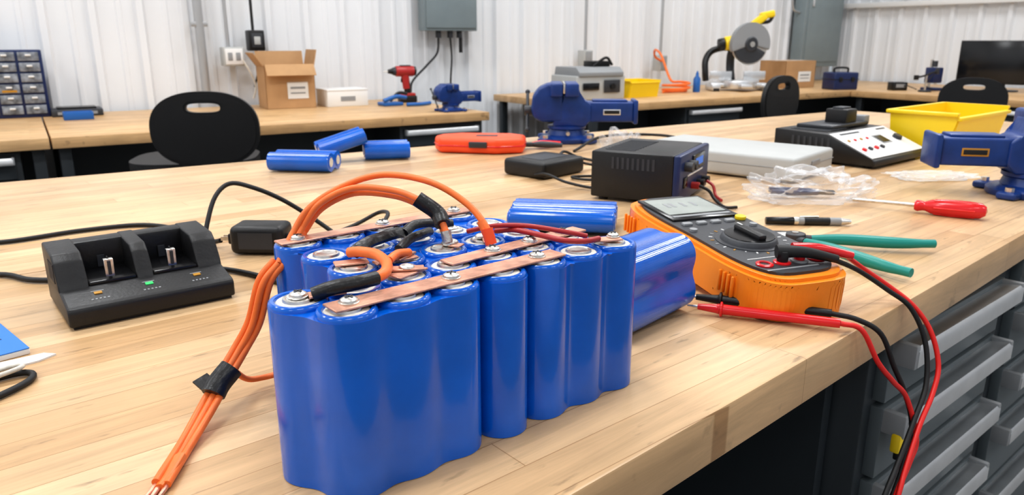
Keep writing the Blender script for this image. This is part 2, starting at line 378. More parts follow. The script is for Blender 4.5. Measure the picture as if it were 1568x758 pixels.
def lying_pack(name,M,cells,length,r=CR,k=.005):
    b=MB(name,M)
    o=wrap_outline(cells,r,k,96)
    b.prism(o,-length/2,length/2,BLUE,SIDE,bev=.004,seg=3)
    for c in cells:
        for sgn in (-1,1):
            T=Matrix.Translation((sgn*(length/2),c[0],c[1]))@Matrix.Rotation(R(90*sgn),4,'Y')
            b.lathe([(r*.72,-.001),(r*.72,.0012),(r*.62,.0014),(r*.55,.0004),(0,.0004)],BLUE,T,24)
            b.lathe([(r*.5,-.0005),(r*.5,.0012),(0,.0012)],CREAM,T,20)
    return b
b=lying_pack('battery_pack_spare',TF@L(.832,.858,.0,-50),[(-.042,.0225),(0,.0225),(.034,.0225)],.170,k=.011,r=.0165); b.done()
b=lying_pack('battery_pack_spare',TF@L(.600,.508,.0015,8),[(-.021,.023),(.021,.023),(-.018,.066),(.021,.066)],.132,k=.010,r=.0205)
b.done()
b=lying_pack('battery_pack_spare',TF@L(.760,1.675,.001,-48),[(-.036,.023),(.008,.023)],.150,r=.0215,k=.008); b.done()
b=lying_pack('battery_pack_spare',TF@L(.995,1.70,.001,-25),[(-.02,.023),(.025,.023)],.115,r=.0215); b.done()
b=lying_pack('battery_pack_spare',TF@L(.880,1.73,.050,-15,roll=-16),[(-.02,.0),(.022,.0)],.12,r=.019); b.done()

# ---------------------------------------------------------------- charger
b=MB('battery_charger',TF@L(.112,.866,0,-1))
W_,D_=.176,.132
b.prism([(0,0.003),(0,.021),(.004,.025),(.045,.034),(D_,.034),(D_,.003)],0,W_,BLACK,SIDE,bev=.003,seg=3)
b.prism([(.004,0),(.004,.004),(D_-.004,.004),(D_-.004,0)],.004,W_-.004,RUBBER,SIDE)
pr=[(.040,.030),(.047,.040),(.058,.062),(.068,.070),(D_-.004,.073),(D_,.066),(D_,.030)]
for a0,a1 in ((0,.030),(.080,.098),(.148,W_)): b.prism(pr,a0,a1,BLACK,SIDE,bev=.0025,seg=3)
b.box((W_/2,D_-.014,.050),(W_-.004,.026,.043),BLACK,.004)
b.box((.055,.075,.035),(.05,.06,.006),BLACKG,.002); b.box((.123,.075,.035),(.05,.06,.006),BLACKG,.002)
for x in (.055,.123):
    b.box((x,.064,.046),(.0015,.003,.028),RUBBER)
    b.box((x,.058,.045),(.010,.0016,.026),STEEL,.0004,1)
    b.box((x,.0605,.0575),(.010,.006,.0014),STEEL,.0004,1)
    b.box((x,.0565,.048),(.0035,.002,.016),CHAR)
    b.box((x,D_-.029,.046),(.008,.0015,.014),CHAR)
sl=math.atan2(.009,.041)
def cubeat(T,sc,m):
    bm=bmesh.new(); bmesh.ops.create_cube(bm,size=1); bmesh.ops.scale(bm,vec=sc,verts=bm.verts); b.add(bm,m,T)
for i,x in enumerate((.035,.088,.141)):
    cubeat(Matrix.Translation((x,.026,.0302))@Matrix.Rotation(sl,4,'X'),(.008,.005,.0012),LEDG if i==1 else LEDO)
    cubeat(Matrix.Translation((x,.031,.0309))@Matrix.Rotation(sl,4,'X'),(.013,.0012,.0006),GREYP)
    for k in range(5):
        cubeat(Matrix.Translation((x-.008+.004*k,.0135,.0272))@Matrix.Rotation(sl,4,'X'),(.0020,.0022,.0005),GREYP)
for k in range(6): b.box((-.0003,.06+k*.006,.05),(.001,.0028,.022),CHAR)
for k in range(6): b.box((.052+k*.012,D_+.0003,.05),(.008,.001,.02),CHAR)
b.done()
def cable(name,pts,r,m=RUBBER,F=TF):
    b=MB(name,F); b.tube(pts,r,m,10); return b.done()
cable('black_power_cable',[(.02,1.40,.0042),(.100,1.333,.0042),(.21,1.335,.0042),(.30,1.31,.0042),(.34,1.22,.0042),(.345,1.12,.008),(.350,1.090,.014)],.0036)
cable('black_power_cable',[(.0,1.17,.0042),(.079,1.141,.0042),(.110,1.085,.0042),(.17,1.045,.0042),(.26,1.03,.0042),(.31,.98,.0042),(.337,.918,.0042),(.35,.85,.0042),(.345,.78,.0042),(.36,.70,.0042)],.0036)
b=MB('wall_adapter',TF@L(.394,1.042,0,-42))
b.box((0,0,.022),(.078,.052,.042),BLACK,.009,4); b.box((.0,-.0262,.022),(.05,.001,.024),CHAR); b.box((-.042,0,.020),(.012,.018,.016),RUBBER,.003)
b.cyl((.038,0,.022),(.058,0,.022),.006,RUBBER,.0045)
for q in (-1,1): b.box((-.052,q*.005,.020),(.014,.0015,.006),STEEL)
b.done()
def wt(X,Y,z): return xt(X,Y,z)
cable('charger_cord',[wt(-.438,1.01,.012),wt(-.438,1.03,.045),wt(-.434,1.06,.080),wt(-.42,1.085,.095),wt(-.388,1.09,.088),wt(-.35,1.10,.068),wt(-.31,1.11,.038),wt(-.27,1.10,.012),wt(-.24,1.06,.0045),wt(-.2,.98,.0045)],.0034)
cable('charger_cord',[wt(-.315,1.03,.021),wt(-.275,1.03,.012),wt(-.25,1.06,.008),wt(-.22,1.12,.006),wt(-.19,1.18,.0055),wt(-.175,1.16,.0055),wt(-.19,1.09,.0055),wt(-.22,1.0,.0055),wt(-.2,.92,.0055)],.0034)
cable('charger_cord',[wt(-.285,1.13,.0045),wt(-.26,1.2,.0045),wt(-.225,1.22,.02),wt(-.20,1.16,.03),wt(-.21,1.08,.018),wt(-.235,1.0,.0045)],.0034)

# ---------------------------------------------------------------- multimeter (propped on its tilt stand)
MM=TF@L(.811,.538,.0075,-20,pitch=4.2)@Matrix.Translation((0,0,.006))
b=MB('digital_multimeter',MM)
def meter_outline(w,l,waist,n=72):
    out=[]
    for (x,y) in superell(1,1,n,4.0):
        k=1-waist*math.exp(-((y+.1)/.35)**2)
        out.append((x*w*k,y*l))
    return out
b.prism(meter_outline(.070,.172,.05),0,.044,METER,bev=.009,seg=4)
b.prism(meter_outline(.065,.165,.05),.038,.048,METER,bev=.003,seg=2)
b.prism(meter_outline(.059,.155,.05),.043,.0515,CHAR,bev=.002,seg=2)
b.box((0,.115,-.010),(.075,.008,.020),METER,.002)
for sx in (-1,1):
    for yy in (-.115,.115):
        for k in range(4): b.box((sx*.0690,yy+k*.008,.024),(.004,.0035,.026),METER,.0015)
zf=.0515
b.box((0,.093,zf+.001),(.102,.098,.004),BLACKG,.0015)
b.box((0,.099,zf+.0032),(.090,.070,.001),LCD)
b.box((0,.055,zf+.0033),(.09,.006,.0008),GREYP)
for i in (1,2,4,6): b.box((-.034+i*.0085,.103,zf+.0038),(.005,.018,.0002),GREYP)
for i,x in enumerate((-.040,-.018,.004,.026)): b.box((x,.028,zf+.001),(.014,.009,.005),GREYP,.002)
b.cyl((.046,.032,zf),(.046,.032,zf+.005),.0075,YEL,bev=.001)
b.cyl((-.046,.004,zf),(-.046,.004,zf+.003),.005,GREYP); b.cyl((.046,.004,zf),(.046,.004,zf+.003),.005,GREYP)
dy=-.048
T=Matrix.Translation((0,dy,zf))
b.lathe([(.041,0),(.041,.0008),(.037,.0012),(.035,.0012),(.033,.006),(.031,.0075),(0,.0078)],CHAR,T,48)
b.lathe([(.0305,.0078),(.0300,.0085),(.022,.0088),(0,.0088)],BLACKG,T,40)
b.box((0,dy,zf+.011),(.012,.052,.008),BLACK,.003); b.box((0,dy+.021,zf+.0155),(.002,.010,.0006),WHITEP)
for k in range(22):
    t=2*math.pi*k/22; x,y=.046*math.cos(t),dy+.046*math.sin(t)
    b.box((x,y,zf+.0003),(.0045,.0018,.0006),[WHITEP,LEDO,GREYP][k%3],M=Matrix.Rotation(t,4,'Z'))
PX=(-.036,-.012,.012,.036)
for x,m in zip(PX,(RED,RED,BLACKG,RED)):
    b.lathe([(.010,0),(.010,.0015),(.0085,.0022),(.0062,.0022),(.0055,0)],GREYP if m is BLACKG else m,Matrix.Translation((x,-.125,zf)),24)
    b.cyl((x,-.125,zf-.001),(x,-.125,zf+.001),.0055,BLACKG)
b.box((0,-.106,zf+.0002),(.09,.0012,.0005),WHITEP); b.box((-.01,-.142,zf+.0002),(.07,.003,.0005),GREYP)
b.done()
TI=TF.inverted()@MM
def mp(x,y,z): return tuple(TI@Vector((x,y,z)))
b=MB('test_lead_black',TF)
pl=Vector(mp(-.012,-.125,.058))
b.cyl(mp(-.012,-.125,.053),mp(-.012,-.125,.066),.0062,RUBBER,bev=.001)
b.tube([mp(-.018,-.120,.064),(pl.x+.02,pl.y-.016,.068),(pl.x+.048,pl.y-.040,.060)],lambda t:.0078-.003*t,RUBBER)
b.tube([(pl.x+.040,pl.y-.034,.062),(.835,.370,.043),(.865,.345,.018),(.882,.324,-.002),(.888,.305,-.04),(.874,.292,-.085),(.835,.285,-.115),(.79,.279,-.15),(.757,.275,-.173),(.72,.272,-.22),(.70,.272,-.30)],.0029,RUBBER)
PB0,PB1=Vector((.690,.484,.012)),Vector((.758,.358,.0115))
d=PB1-PB0
b.tube([PB0-d*.12,PB0-d*.02],lambda t:.0008+.0012*t,STEEL)
b.tube([PB0-d*.02,PB0+d*.14,PB0+d*.2,PB0+d*.6,PB1],lambda t:.0035+.0028*min(1,t*3)-(.0015*t),BLACK)
b.lathe([(.0062,0),(.0090,.001),(.0090,.003),(.0062,.004)],BLACK,Matrix.Translation(PB0+d*.16)@d.to_track_quat('Z','Y').to_matrix().to_4x4(),20)
b.tube([PB1,(.771,.335,.008),(.790,.316,-.008),(.812,.306,-.05),(.835,.300,-.085),(.850,.292,-.13),(.825,.286,-.175),(.79,.283,-.22),(.77,.28,-.30)],.0029,RUBBER)
b.done()
b=MB('test_lead_red',TF)
pl=Vector(mp(.012,-.125,.058))
b.cyl(mp(.012,-.125,.053),mp(.012,-.125,.066),.0062,RED,bev=.001)
b.tube([mp(.006,-.118,.064),(pl.x+.02,pl.y-.012,.069),(pl.x+.052,pl.y-.036,.060)],lambda t:.0076-.003*t,RED)
b.tube([(pl.x+.044,pl.y-.030,.062),(.855,.372,.040),(.880,.350,.018),(.892,.325,-.002),(.900,.305,-.03),(.897,.290,-.067),(.875,.284,-.095),(.8396,.28,-.12),(.80,.274,-.158),(.780,.27,-.18),(.75,.268,-.23),(.735,.268,-.30)],.0029,REDW)
PR0,PR1=Vector((.670,.470,.009)),Vector((.742,.340,.0095)); d=PR1-PR0
b.tube([PR0-d*.08,PR0],lambda t:.0008+.0012*t,STEEL)
b.tube([PR0-d*.0,PR0+d*.14,PR0+d*.2,PR0+d*.6,PR1],lambda t:.0035+.0030*min(1,t*3)-(.0012*t),RED)
b.lathe([(.0062,0),(.0086,.001),(.0086,.003),(.0062,.004)],RED,Matrix.Translation(PR0+d*.16)@d.to_track_quat('Z','Y').to_matrix().to_4x4(),20)
b.tube([PR1,(.755,.322,.004),(.772,.308,-.033),(.800,.300,-.062),(.831,.295,-.09),(.8446,.283,-.14),(.83,.281,-.165),(.799,.279,-.194),(.77,.277,-.24),(.76,.277,-.31)],.0029,REDW)
b.done()

# ---------------------------------------------------------------- pen, screwdriver, pliers
b=MB('marker_pen',TF@L(-.012,-.012))
p0=Vector((1.122,.668,.007)); p1=Vector((1.223,.571,.007)); d=p1-p0
b.cyl(p0,p0+d*.33,.0062,BLACKG,.0068,bev=.001); b.cyl(p0+d*.33,p0+d*.38,.0068,STEEL); b.cyl(p0+d*.38,p0+d*.88,.0066,GREYP); b.cyl(p0+d*.45,p0+d*.75,.0068,BLACK)
b.cyl(p0+d*.88,p1,.0066,STEEL,.004); b.cyl(p0+d*.40+Vector((0,0,.007)),p0+d*.62+Vector((0,0,.008)),.0012,STEEL)
b.done()
b=MB('screwdriver',TF@L(-.006,-.012))
p0=Vector((1.375,.645,.012)); p1=Vector((1.436,.436,.0155)); d=(p1-p0); q=d.normalized().to_track_quat('Z','Y').to_matrix().to_4x4(); Lg=d.length
b.cyl(p0,p0+d*.5,.0034,STEEL); b.box(p0+d*.01,(.007,.008,.0016),STEEL)
hp=p0+d*.47
b.lathe([(.004,0),(.0085,.001),(.0105,.006),(.0085,.014),(.0085,.018),(.0125,.028),(.0148,.05),(.0150,.085),(.0135,.103),(.008,.111),(0,.113)],RED,Matrix.Translation(hp)@q,28)
for k in range(6):
    t=2*math.pi*k/6; o=q.to_3x3()@Vector((.0142*math.cos(t),.0142*math.sin(t),0)); dn=d.normalized()
    b.tube([hp+o*.9+dn*.032,hp+o+dn*.06,hp+o*.95+dn*.095],.0018,REDW)
b.done()
b=MB('pliers',TF@L(-.022,-.026))
b.tube([(1.058,.560,.012),(1.085,.525,.014),(1.115,.480,.014),(1.140,.450,.014),(1.165,.427,.014)],lambda t:.0062+.0026*math.sin(math.pi*min(1,t*1.15)),LTEAL)
b.tube([(1.035,.556,.012),(1.022,.510,.014),(1.005,.455,.014),(.995,.418,.014),(.992,.388,.014)],lambda t:.0062+.0026*math.sin(math.pi*min(1,t*1.15)),LTEAL)
b.cyl((1.046,.580,.004),(1.046,.580,.020),.0155,CHAR,bev=.002); b.cyl((1.046,.580,.0195),(1.046,.580,.0215),.005,STEEL)
b.tube([(1.040,.575,.011),(1.036,.558,.012)],.006,CHAR); b.tube([(1.050,.575,.012),(1.060,.557,.012)],.006,CHAR)
b.tube([(1.050,.588,.012),(1.046,.61,.012),(1.034,.640,.011)],lambda t:.0085-.006*t,CHAR); b.tube([(1.038,.590,.012),(1.031,.61,.012),(1.027,.64,.011)],lambda t:.0085-.006*t,STEEL)
b.done()

# ---------------------------------------------------------------- power supply etc.
b=MB('bench_power_supply',TF@L(1.100,.832,0,22))
w_,d_,h_=.215,.175,.090
b.box((w_/2,d_/2+.006,.006+h_/2),(w_,d_-.012,h_),BLACK,.004)
b.box((w_/2,.006,.006+h_/2),(w_,.014,h_),NAVY,.004)
for k in range(10): b.box((.03+k*.016,d_*.72,h_+.0065),(.006,.06,.0012),CHAR)
for k in range(9): b.box((-.0004,.05+k*.010,.075),(.001,.005,.022),CHAR)
b.box((.125,-.002,.072),(.085,.004,.030),BLACKG,.001); b.box((.125,-.0045,.072),(.055,.001,.014),LEDB)
for x in (.035,.065): b.cyl((x,-.001,.072),(x,-.016,.072),.009,CHAR)
b.box((.035,-.002,.042),(.022,.004,.02),BLACKG,.001)
for i,x in enumerate((.09,.13,.17)): b.cyl((x,-.001,.028),(x,-.016,.028),.007,(REDD,BLACK,BLACK)[i])
for x in (.02,w_-.02):
    for y in (.03,d_-.02): b.cyl((x,y,0),(x,y,.007),.009,RUBBER)
b.box((w_/2,-.0015,.052),(.11,.002,.003),WHITEP)
b.tube([(.09,-.016,.028),(.09,-.035,.02),(.08,-.05,.006),(.03,-.08,.004),(.04,-.10,.004)],.003,RUBBER)
b.tube([(.15,-.016,.028),(.145,-.030,.02),(.13,-.04,.004),(.09,-.06,.0035)],.003,REDD)
b.done()
b=MB('grey_instrument_case',TF@L(1.476,.814,0,9))
b.box((.12,.20,.030),(.24,.40,.052),LGREY,.008,3); b.box((.12,.20,.032),(.2415,.4015,.002),GREYP,.0005,1)
b.box((.12,-.0005,.034),(.05,.004,.012),GREYP,.001)
for x in (.03,.21):
    for y in (.04,.36): b.cyl((x,y,0),(x,y,.005),.01,RUBBER)
b.done()
b=MB('power_brick',TF@L(1.097,1.193,0,8))
b.box((.075,.065,.020),(.150,.125,.038),BLACK,.009,4); b.box((.075,.065,.0392),(.09,.06,.0008),CHAR)
b.cyl((.15,.03,.018),(.172,.028,.018),.006,RUBBER,.004)
b.tube([(.17,.028,.018),(.20,.02,.010),(.22,-.02,.006),(.19,-.07,.005),(.12,-.07,.005),(.06,-.03,.005),(.05,-.07,.005),(.08,-.12,.005)],.003,RUBBER)
b.tube([(.0,.03,.01),(-.02,-.02,.02),(-.03,-.08,.012),(-.02,-.14,.006),(-.01,-.17,.01)],.003,RUBBER)
b.tube([(.17,.1,.02),(.22,.12,.03),(.26,.10,.012),(.27,.02,.005),(.25,-.04,.005)],.0035,RUBBER)
b.done()
cable('black_power_cable',[(1.45,1.46,.004),(1.6,1.49,.03),(1.75,1.40,.03),(1.82,1.25,.012),(1.89,1.12,.02)],.004)
TW=.305
b=MB('battery_test_instrument',TF@L(1.798,.790,0,0))
b.prism([(0,.006),(0,.020),(.008,.024),(.125,.074),(.27,.078),(.27,.006)],0,TW,BLACK,SIDE,bev=.003)
sl2=math.atan2(.050,.117)
def onslope(x,t,s,m,th=.003,cy=False,r=.006):
    T=Matrix.Translation((x,.008+t*.117,.024+t*.050))@Matrix.Rotation(sl2,4,'X')
    bm=bmesh.new()
    if cy: bmesh.ops.create_cone(bm,cap_ends=True,segments=20,radius1=r,radius2=r*.8,depth=th*2)
    else:
        bmesh.ops.create_cube(bm,size=1); bmesh.ops.scale(bm,vec=(s[0],s[1],th),verts=bm.verts)
    b.add(bm,m,T)
onslope(TW/2,.5,(TW-.01,.124),WHITEP)
for i,x in enumerate((.03,.062,.094,.126)): onslope(x,.3,None,(RED,CHAR,RED,CHAR)[i],.006,True,.0075)
for i in range(4): onslope(.03+i*.032,.65,None,RED if i%2 else LEDO,.004,True,.005)
onslope(.185,.55,(.05,.04),GREYP,.0045); onslope(.185,.55,(.04,.03),SCREEN,.006); onslope(.26,.5,None,CHAR,.010,True,.014); onslope(.26,.9,(.05,.006),CHAR,.004); onslope(.09,.9,(.10,.006),CHAR,.004)
for k in range(8): b.box((.03+k*.014,.19,.0778),(.006,.10,.001),CHAR)
b.box((.19,.19,.100),(.06,.06,.046),BLACK,.004); b.box((.19,.19,.124),(.045,.03,.008),CHAR,.002)
b.box((.17,.20,.082),(.20,.10,.010),CHAR,.003); b.box((.27,.18,.09),(.03,.05,.025),GREYP,.003)
for x in (.03,TW-.03):
    for y in (.03,.24): b.cyl((x,y,0),(x,y,.008),.012,RUBBER)
for k in range(7): b.box((-.0005,.12+k*.016,.05),(.001,.007,.028),CHAR)
b.done()
def bin_(name,M,w,d,h,m=YEL):
    b=MB(name,M); t=.006
    prof=[(-.0,0),(-.022,h*.78),(-.026,h),(d,h),(d-.012,0)]
    for x0,x1 in ((0,t),(w-t,w)): b.prism(prof,x0,x1,m,SIDE)
    b.box((w/2,d/2-.006,t/2),(w-2*t,d-.012,t),m)
    b.box((w/2,d-.008,h/2),(w-2*t,t,h),m,M=Matrix.Rotation(R(-3),4,'X'))
    b.box((w/2,-.013,h*.43),(w-2*t,t,h*.86),m,M=Matrix.Rotation(R(12),4,'X'))
    b.box((w/2,-.026,h*.86),(w,.016,.010),m,.003)
    for x in (-.003,w+.003): b.box((x,d/2-.013,h-.005),(.014,d+.026,.010),m,.003)
    b.box((w/2,d+.002,h-.005),(w+.016,.014,.010),m,.003)
    return b.done()
bin_('yellow_parts_bin',TF@L(2.135,.765,0,0),.37,.15,.118)

def vise(name,M,m=VISE,handle=True):
    b=MB(name,M)
    b.lathe([(0,0),(.085,0),(.088,.004),(.088,.014),(.080,.020),(.062,.024),(.056,.040),(.062,.044),(.062,.052),(.0,.054)],m,Matrix.Translation((0,0,0)),40)
    for k in range(4):
        t=k*math.pi/2+.78; b.box((.092*math.cos(t),.092*math.sin(t),.009),(.05,.04,.016),m,.006,3,M=Matrix.Rotation(t,4,'Z')); b.cyl((.098*math.cos(t),.098*math.sin(t),.016),(.098*math.cos(t),.098*math.sin(t),.026),.009,STEEL,seg=6)
    b.cyl((.0,-.06,.036),(.0,-.11,.036),.006,STEEL)
    FR=Matrix(((1,0,0,0),(0,0,-1,0),(0,1,0,0),(0,0,0,1)))
    fixed=[(-.045,.050),(.055,.050),(.075,.072),(.075,.120),(.060,.132),(.045,.136),(.035,.170),(.022,.186),(-.010,.186),(-.010,.12),(-.045,.12)]
    b.prism(fixed,-.048,.048,m,FR,bev=.006,seg=3)
    b.box((.012,0,.166),(.044,.140,.044),m,.008,3)
    dyn=[(-.014,.066),(-.085,.066),(-.108,.078),(-.116,.105),(-.112,.145),(-.092,.172),(-.062,.186),(-.014,.186)]
    b.prism(dyn,-.050,.050,m,FR,bev=.010,seg=4)
    b.box((-.036,0,.166),(.040,.140,.044),m,.008,3)
    b.box((-.0125,0,.172),(.006,.134,.032),STEEL,.001)
    b.box((.135,0,.097),(.15,.085,.062),m,.006,3); b.box((.135,0,.130),(.11,.06,.008),m,.003)
    b.box((.215,0,.097),(.014,.10,.075),m,.005)
    for q in (-1,1):
        b.box((.140,q*.0432,.097),(.055,.002,.018),LEDO if q>0 else ALU,.001); b.box((.140,q*.0440,.097),(.048,.002,.011),BLACK,.001)
    b.cyl((-.11,0,.098),(-.138,0,.098),.016,CHAR,bev=.002)
    b.cyl((-.128,-.045,.098-.055),(-.128,.045,.098+.055),.005,CHAR)
    for q in (-1,1): b.sph((-.128,q*.046,.098+q*.056),.008,CHAR)
    return b.done()
vise('bench_vise',TF@L(1.605,1.650,0,-42,.95))
vise('bench_vise',TF@L(1.745,.452,0,128,.9))
def blob(name,M,sx,sy,sz,m,amp,fr,seed,oct2=.5):
    b=MB(name,M); bm=bmesh.new(); bmesh.ops.create_icosphere(bm,subdivisions=5,radius=1)
    for v in bm.verts:
        c=v.co; x=math.copysign(abs(c.x)**.7,c.x); y=math.copysign(abs(c.y)**.7,c.y)
        nn=noise.noise(Vector((c.x*fr+seed,c.y*fr,c.z*fr)))+oct2*noise.noise(Vector((c.x*fr*2.3,c.y*fr*2.3+seed,c.z*fr*2.3)))
        k=1+amp*nn
        v.co=Vector((x*sx*k,y*sy*k,max(0.0,(c.z*.75+.45)*sz*(1+amp*1.3*nn))))
    b.add(bm,m); return b
b=MB('orange_tool_case',TF@L(1.275,1.660,0,-42))
qp=[(-.130,.005),(-.110,-.055),(.05,-.085),(.125,-.06),(.130,.03),(.09,.070),(-.06,.080),(-.115,.045)]
b.prism(qp,.001,.042,REDO,bev=.012,seg=4)
b.prism([(x*1.01,y*1.015) for x,y in qp],.019,.023,RED,bev=.001,seg=1)
b.box((.0,-.078,.026),(.05,.010,.016),CHAR,.002,M=Matrix.Rotation(R(-8),4,'Z')); b.box((.02,.0,.0422),(.06,.03,.001),CHAR)
b.done()
b=MB('crimping_pliers',TF@L(1.435,1.575,0,-36))
b.tube([(-.03,.004,.012),(0,.010,.014),(.055,.022,.012)],lambda t:.006+.003*math.sin(t*3.1),RED); b.tube([(-.03,-.004,.012),(0,-.014,.014),(.055,-.024,.012)],lambda t:.006+.003*math.sin(t*3.1),CHAR)
b.box((-.045,0,.012),(.04,.022,.012),CHAR,.004)
b.done()
b=blob('clear_plastic_bag',TF@L(1.352,.712,.0005,-38),.108,.056,.042,BAG,.38,2.8,9); b.done(60)
b=blob('plastic_wrap_scrap',TF@L(1.46,1.30,.0005,-40),.045,.028,.055,BAG,.4,2.4,21); b.done(60)
b=blob('blister_packaging',TF@L(1.80,.66,.0005,-30),.09,.055,.008,BAG,.3,2.6,31); b.done(60)
b=MB('wire_cutters',TF@L(1.365,.735,.002,-50))
b.tube([(-.06,.01,.010),(-.02,.013,.010),(.03,.006,.010)],.0055,NAVY); b.tube([(-.06,-.016,.010),(-.02,-.014,.010),(.03,-.004,.010)],.0055,NAVY); b.box((.045,0,.010),(.035,.014,.009),CHAR,.003)
b.done()
b=MB('blue_notepad',TF@L(.070,.828,0,8))
b.box((-.10,.065,.003),(.20,.13,.006),PAPER,.0008,1); b.box((-.10,.065,.0064),(.20,.13,.0008),BLUEP)
for k in range(3): b.box((-.03,.045+k*.012,.0070),(.035,.002,.0004),NAVY)
b.done()
b=MB('packing_card',TF@L(.055,.79,.0,0))
b.prism([(-.12,.0),(.018,.010),(.034,.018),(.025,.028),(-.12,.03)],.0,.0018,PAPER); b.done()
cable('black_usb_cable',[(-.06,.74,.0035),(.0,.765,.0035),(.045,.775,.0035),(.062,.768,.0035),(.060,.752,.0035),(.04,.735,.0035),(.0,.715,.0035),(-.06,.70,.0035)],.003)
cable('white_usb_cable',[(-.06,.76,.0035),(.0,.78,.0035),(.05,.785,.0075),(.055,.77,.010),(.02,.765,.006),(-.06,.735,.0035)],.0022,CREAM)

# ---------------------------------------------------------------- wall benches
def wall_bench(name,M,length,depth,cabs,thick=.05):
    b=MB(name,M)
    b.box((length/2,depth/2,ZB-thick/2),(length-.004,depth-.004,thick),WOODB,.003)
    b.box((length/2,.45,(ZB-thick)/2),(length-.06,.03,ZB-thick-.02),CABD)
    for c0,c1 in cabs:
        drawers(b,c0,c1,.05,ZB-thick-.01,[.60,.47,.34,.19,.05],.38,bm_=CABD)
    for x in (.05,length-.05):
        b.box((x,.08,(ZB-thick)/2),(.05,.05,ZB-thick),CABD,.003); b.box((x,depth-.08,(ZB-thick)/2),(.05,.05,ZB-thick),CABD,.003)
    return b.done()
nb=3.905
wall_bench('wall_workbench',WF@L(-3.0,nb),3.07,5.21-nb,[(2.3,2.95)])
wall_bench('wall_workbench',WF@L(.075,nb),2.30,5.21-nb,[(1.72,2.25)])
wall_bench('wall_workbench',WF@L(3.2,nb),4.45,5.21-nb,[(.9,1.5)])
wall_bench('wall_workbench',WF@L(6.05,nb-.005,0,-90),4.4,1.6,[(1.2,1.8),(2.0,2.6)])
b=MB('parts_organizer',WF@L(-.35,5.02,ZB,0))
b.box((.235,.085,.185),(.47,.15,.37),NAVY,.004)
for c in range(4):
    for r_ in range(6):
        x=.065+c*.113; z=.020+r_*.058
        b.box((x,.006,z+.025),(.100,.012,.048),CLEARB,.003); b.box((x,-.003,z+.032),(.028,.01,.010),WHITEP,.002)
        if (c*7+r_*3)%5==0 and r_<3: b.box((x,.001,z+.012),(.07,.006,.012),(REDD,LEDO,BLACK)[(c+r_)%3])
b.done()
b=MB('equipment_tray',WF@L(.25,5.0,ZB,0)); b.box((0,.05,.02),(.26,.18,.04),CHAR,.006); b.box((0,.05,.045),(.2,.12,.012),BLACKG,.004); b.box((0,-.042,.02),(.2,.004,.016),GREYP); b.done()
b=MB('blue_parts_tray',WF@L(.24,4.78,ZB,0)); b.box((0,0,.004),(.14,.1,.008),DIRTY)
for q in (-1,1): b.box((q*.07,0,.022),(.005,.1,.04),DIRTY,.002); b.box((0,q*.05,.022),(.14,.005,.04),DIRTY,.002)
b.done()
def carton(name,M,w,d,h,flaps=True,m=CARD):
    b=MB(name,M); t=.004
    b.box((w/2,d/2,t/2),(w,d,t),m)
    for y in (t/2,d-t/2): b.box((w/2,y,h/2),(w,t,h),m)
    for x in (t/2,w-t/2): b.box((x,d/2,h/2),(t,d,h),m)
    if flaps:
        b.box((.0-.03,d/2,h+.035),(t,d*.98,.10),m,M=Matrix.Rotation(R(-35),4,'Y'))
        b.box((w+.012,d/2,h+.045),(t,d*.98,.10),m,M=Matrix.Rotation(R(12),4,'Y'))
        b.box((w/2,d+.01,h+.04),(w*.98,t,.09),m,M=Matrix.Rotation(R(-12),4,'X'))
        b.box((w/2,-.035,h-.028),(w*.98,t,.085),m,M=Matrix.Rotation(R(-38),4,'X'))
    else:
        b.box((w/2,d/2,h),(w,d,t),m); b.box((w/2,d/2,h+.003),(w,.05,.001),PAPER)
    b.box((w*.64,-.002,h*.42),(w*.42,.002,h*.38),PAPER); b.box((w*.64,-.0035,h*.48),(w*.3,.001,h*.05),GREYP); b.box((w*.64,-.0035,h*.36),(w*.3,.001,h*.03),GREYP)
    return b.done()
carton('cardboard_box',WF@L(1.28,4.80,ZB,-4),.31,.26,.27)
b=MB('white_carton',WF@L(1.66,4.76,ZB,0)); b.box((.14,.11,.055),(.28,.22,.11),PAPER,.003); b.box((.14,.11,.106),(.284,.224,.012),WHITEP,.002); b.box((.14,-.001,.05),(.1,.002,.03),GREYP); b.done()
b=MB('blue_hand_tools',WF@L(2.06,4.62,ZB,0))
b.box((.0,.05,.012),(.14,.12,.022),DIRTY,.006)
b.tube([(-.07,0,.035),(.02,.0,.06),(.10,.02,.05)],.014,DIRTY); b.tube([(.05,-.1,.014),(.15,-.11,.014),(.24,-.06,.014)],.012,DIRTY); b.tube([(.0,.05,.03),(.06,.05,.08),(.12,.04,.075)],.01,BLACK)
b.done()
b=MB('cordless_drill',WF@L(2.245,4.86,ZB,-8,.95))
b.box((.03,0,.025),(.13,.08,.05),BLACK,.01,3); b.box((.03,0,.058),(.11,.075,.02),REDD,.006)
b.tube([(.035,0,.06),(.03,0,.12),(.018,0,.19)],lambda t:.024+.004*t,BLACK,14); b.box((-.008,0,.16),(.015,.014,.03),BLACK,.004)
b.cyl((-.055,0,.225),(.085,0,.225),.038,REDD,bev=.008); b.cyl((.08,0,.225),(.10,0,.225),.033,BLACK,bev=.006)
b.tube([(.028,0,.10),(.02,0,.17),(.015,0,.20)],lambda t:.0275+.004*t,REDD,14)
b.cyl((-.055,0,.225),(-.075,0,.225),.032,CHAR,.026); b.cyl((-.075,0,.225),(-.11,0,.225),.022,BLACK,.014); b.cyl((-.11,0,.225),(-.14,0,.225),.004,STEEL)
b.box((.02,0,.264),(.08,.03,.01),CHAR,.004)
b.done()
vise('small_bench_vise',WF@L(2.20,4.08,ZB,0,.88))
b=MB('electrical_box',WF@L(2.55,5.11,1.27))
b.box((.225,.05,.35),(.45,.10,.70),EBOX,.006); b.box((.225,-.004,.35),(.42,.012,.66),EBOX,.004); b.box((.40,-.014,.33),(.02,.012,.06),ALU,.002)
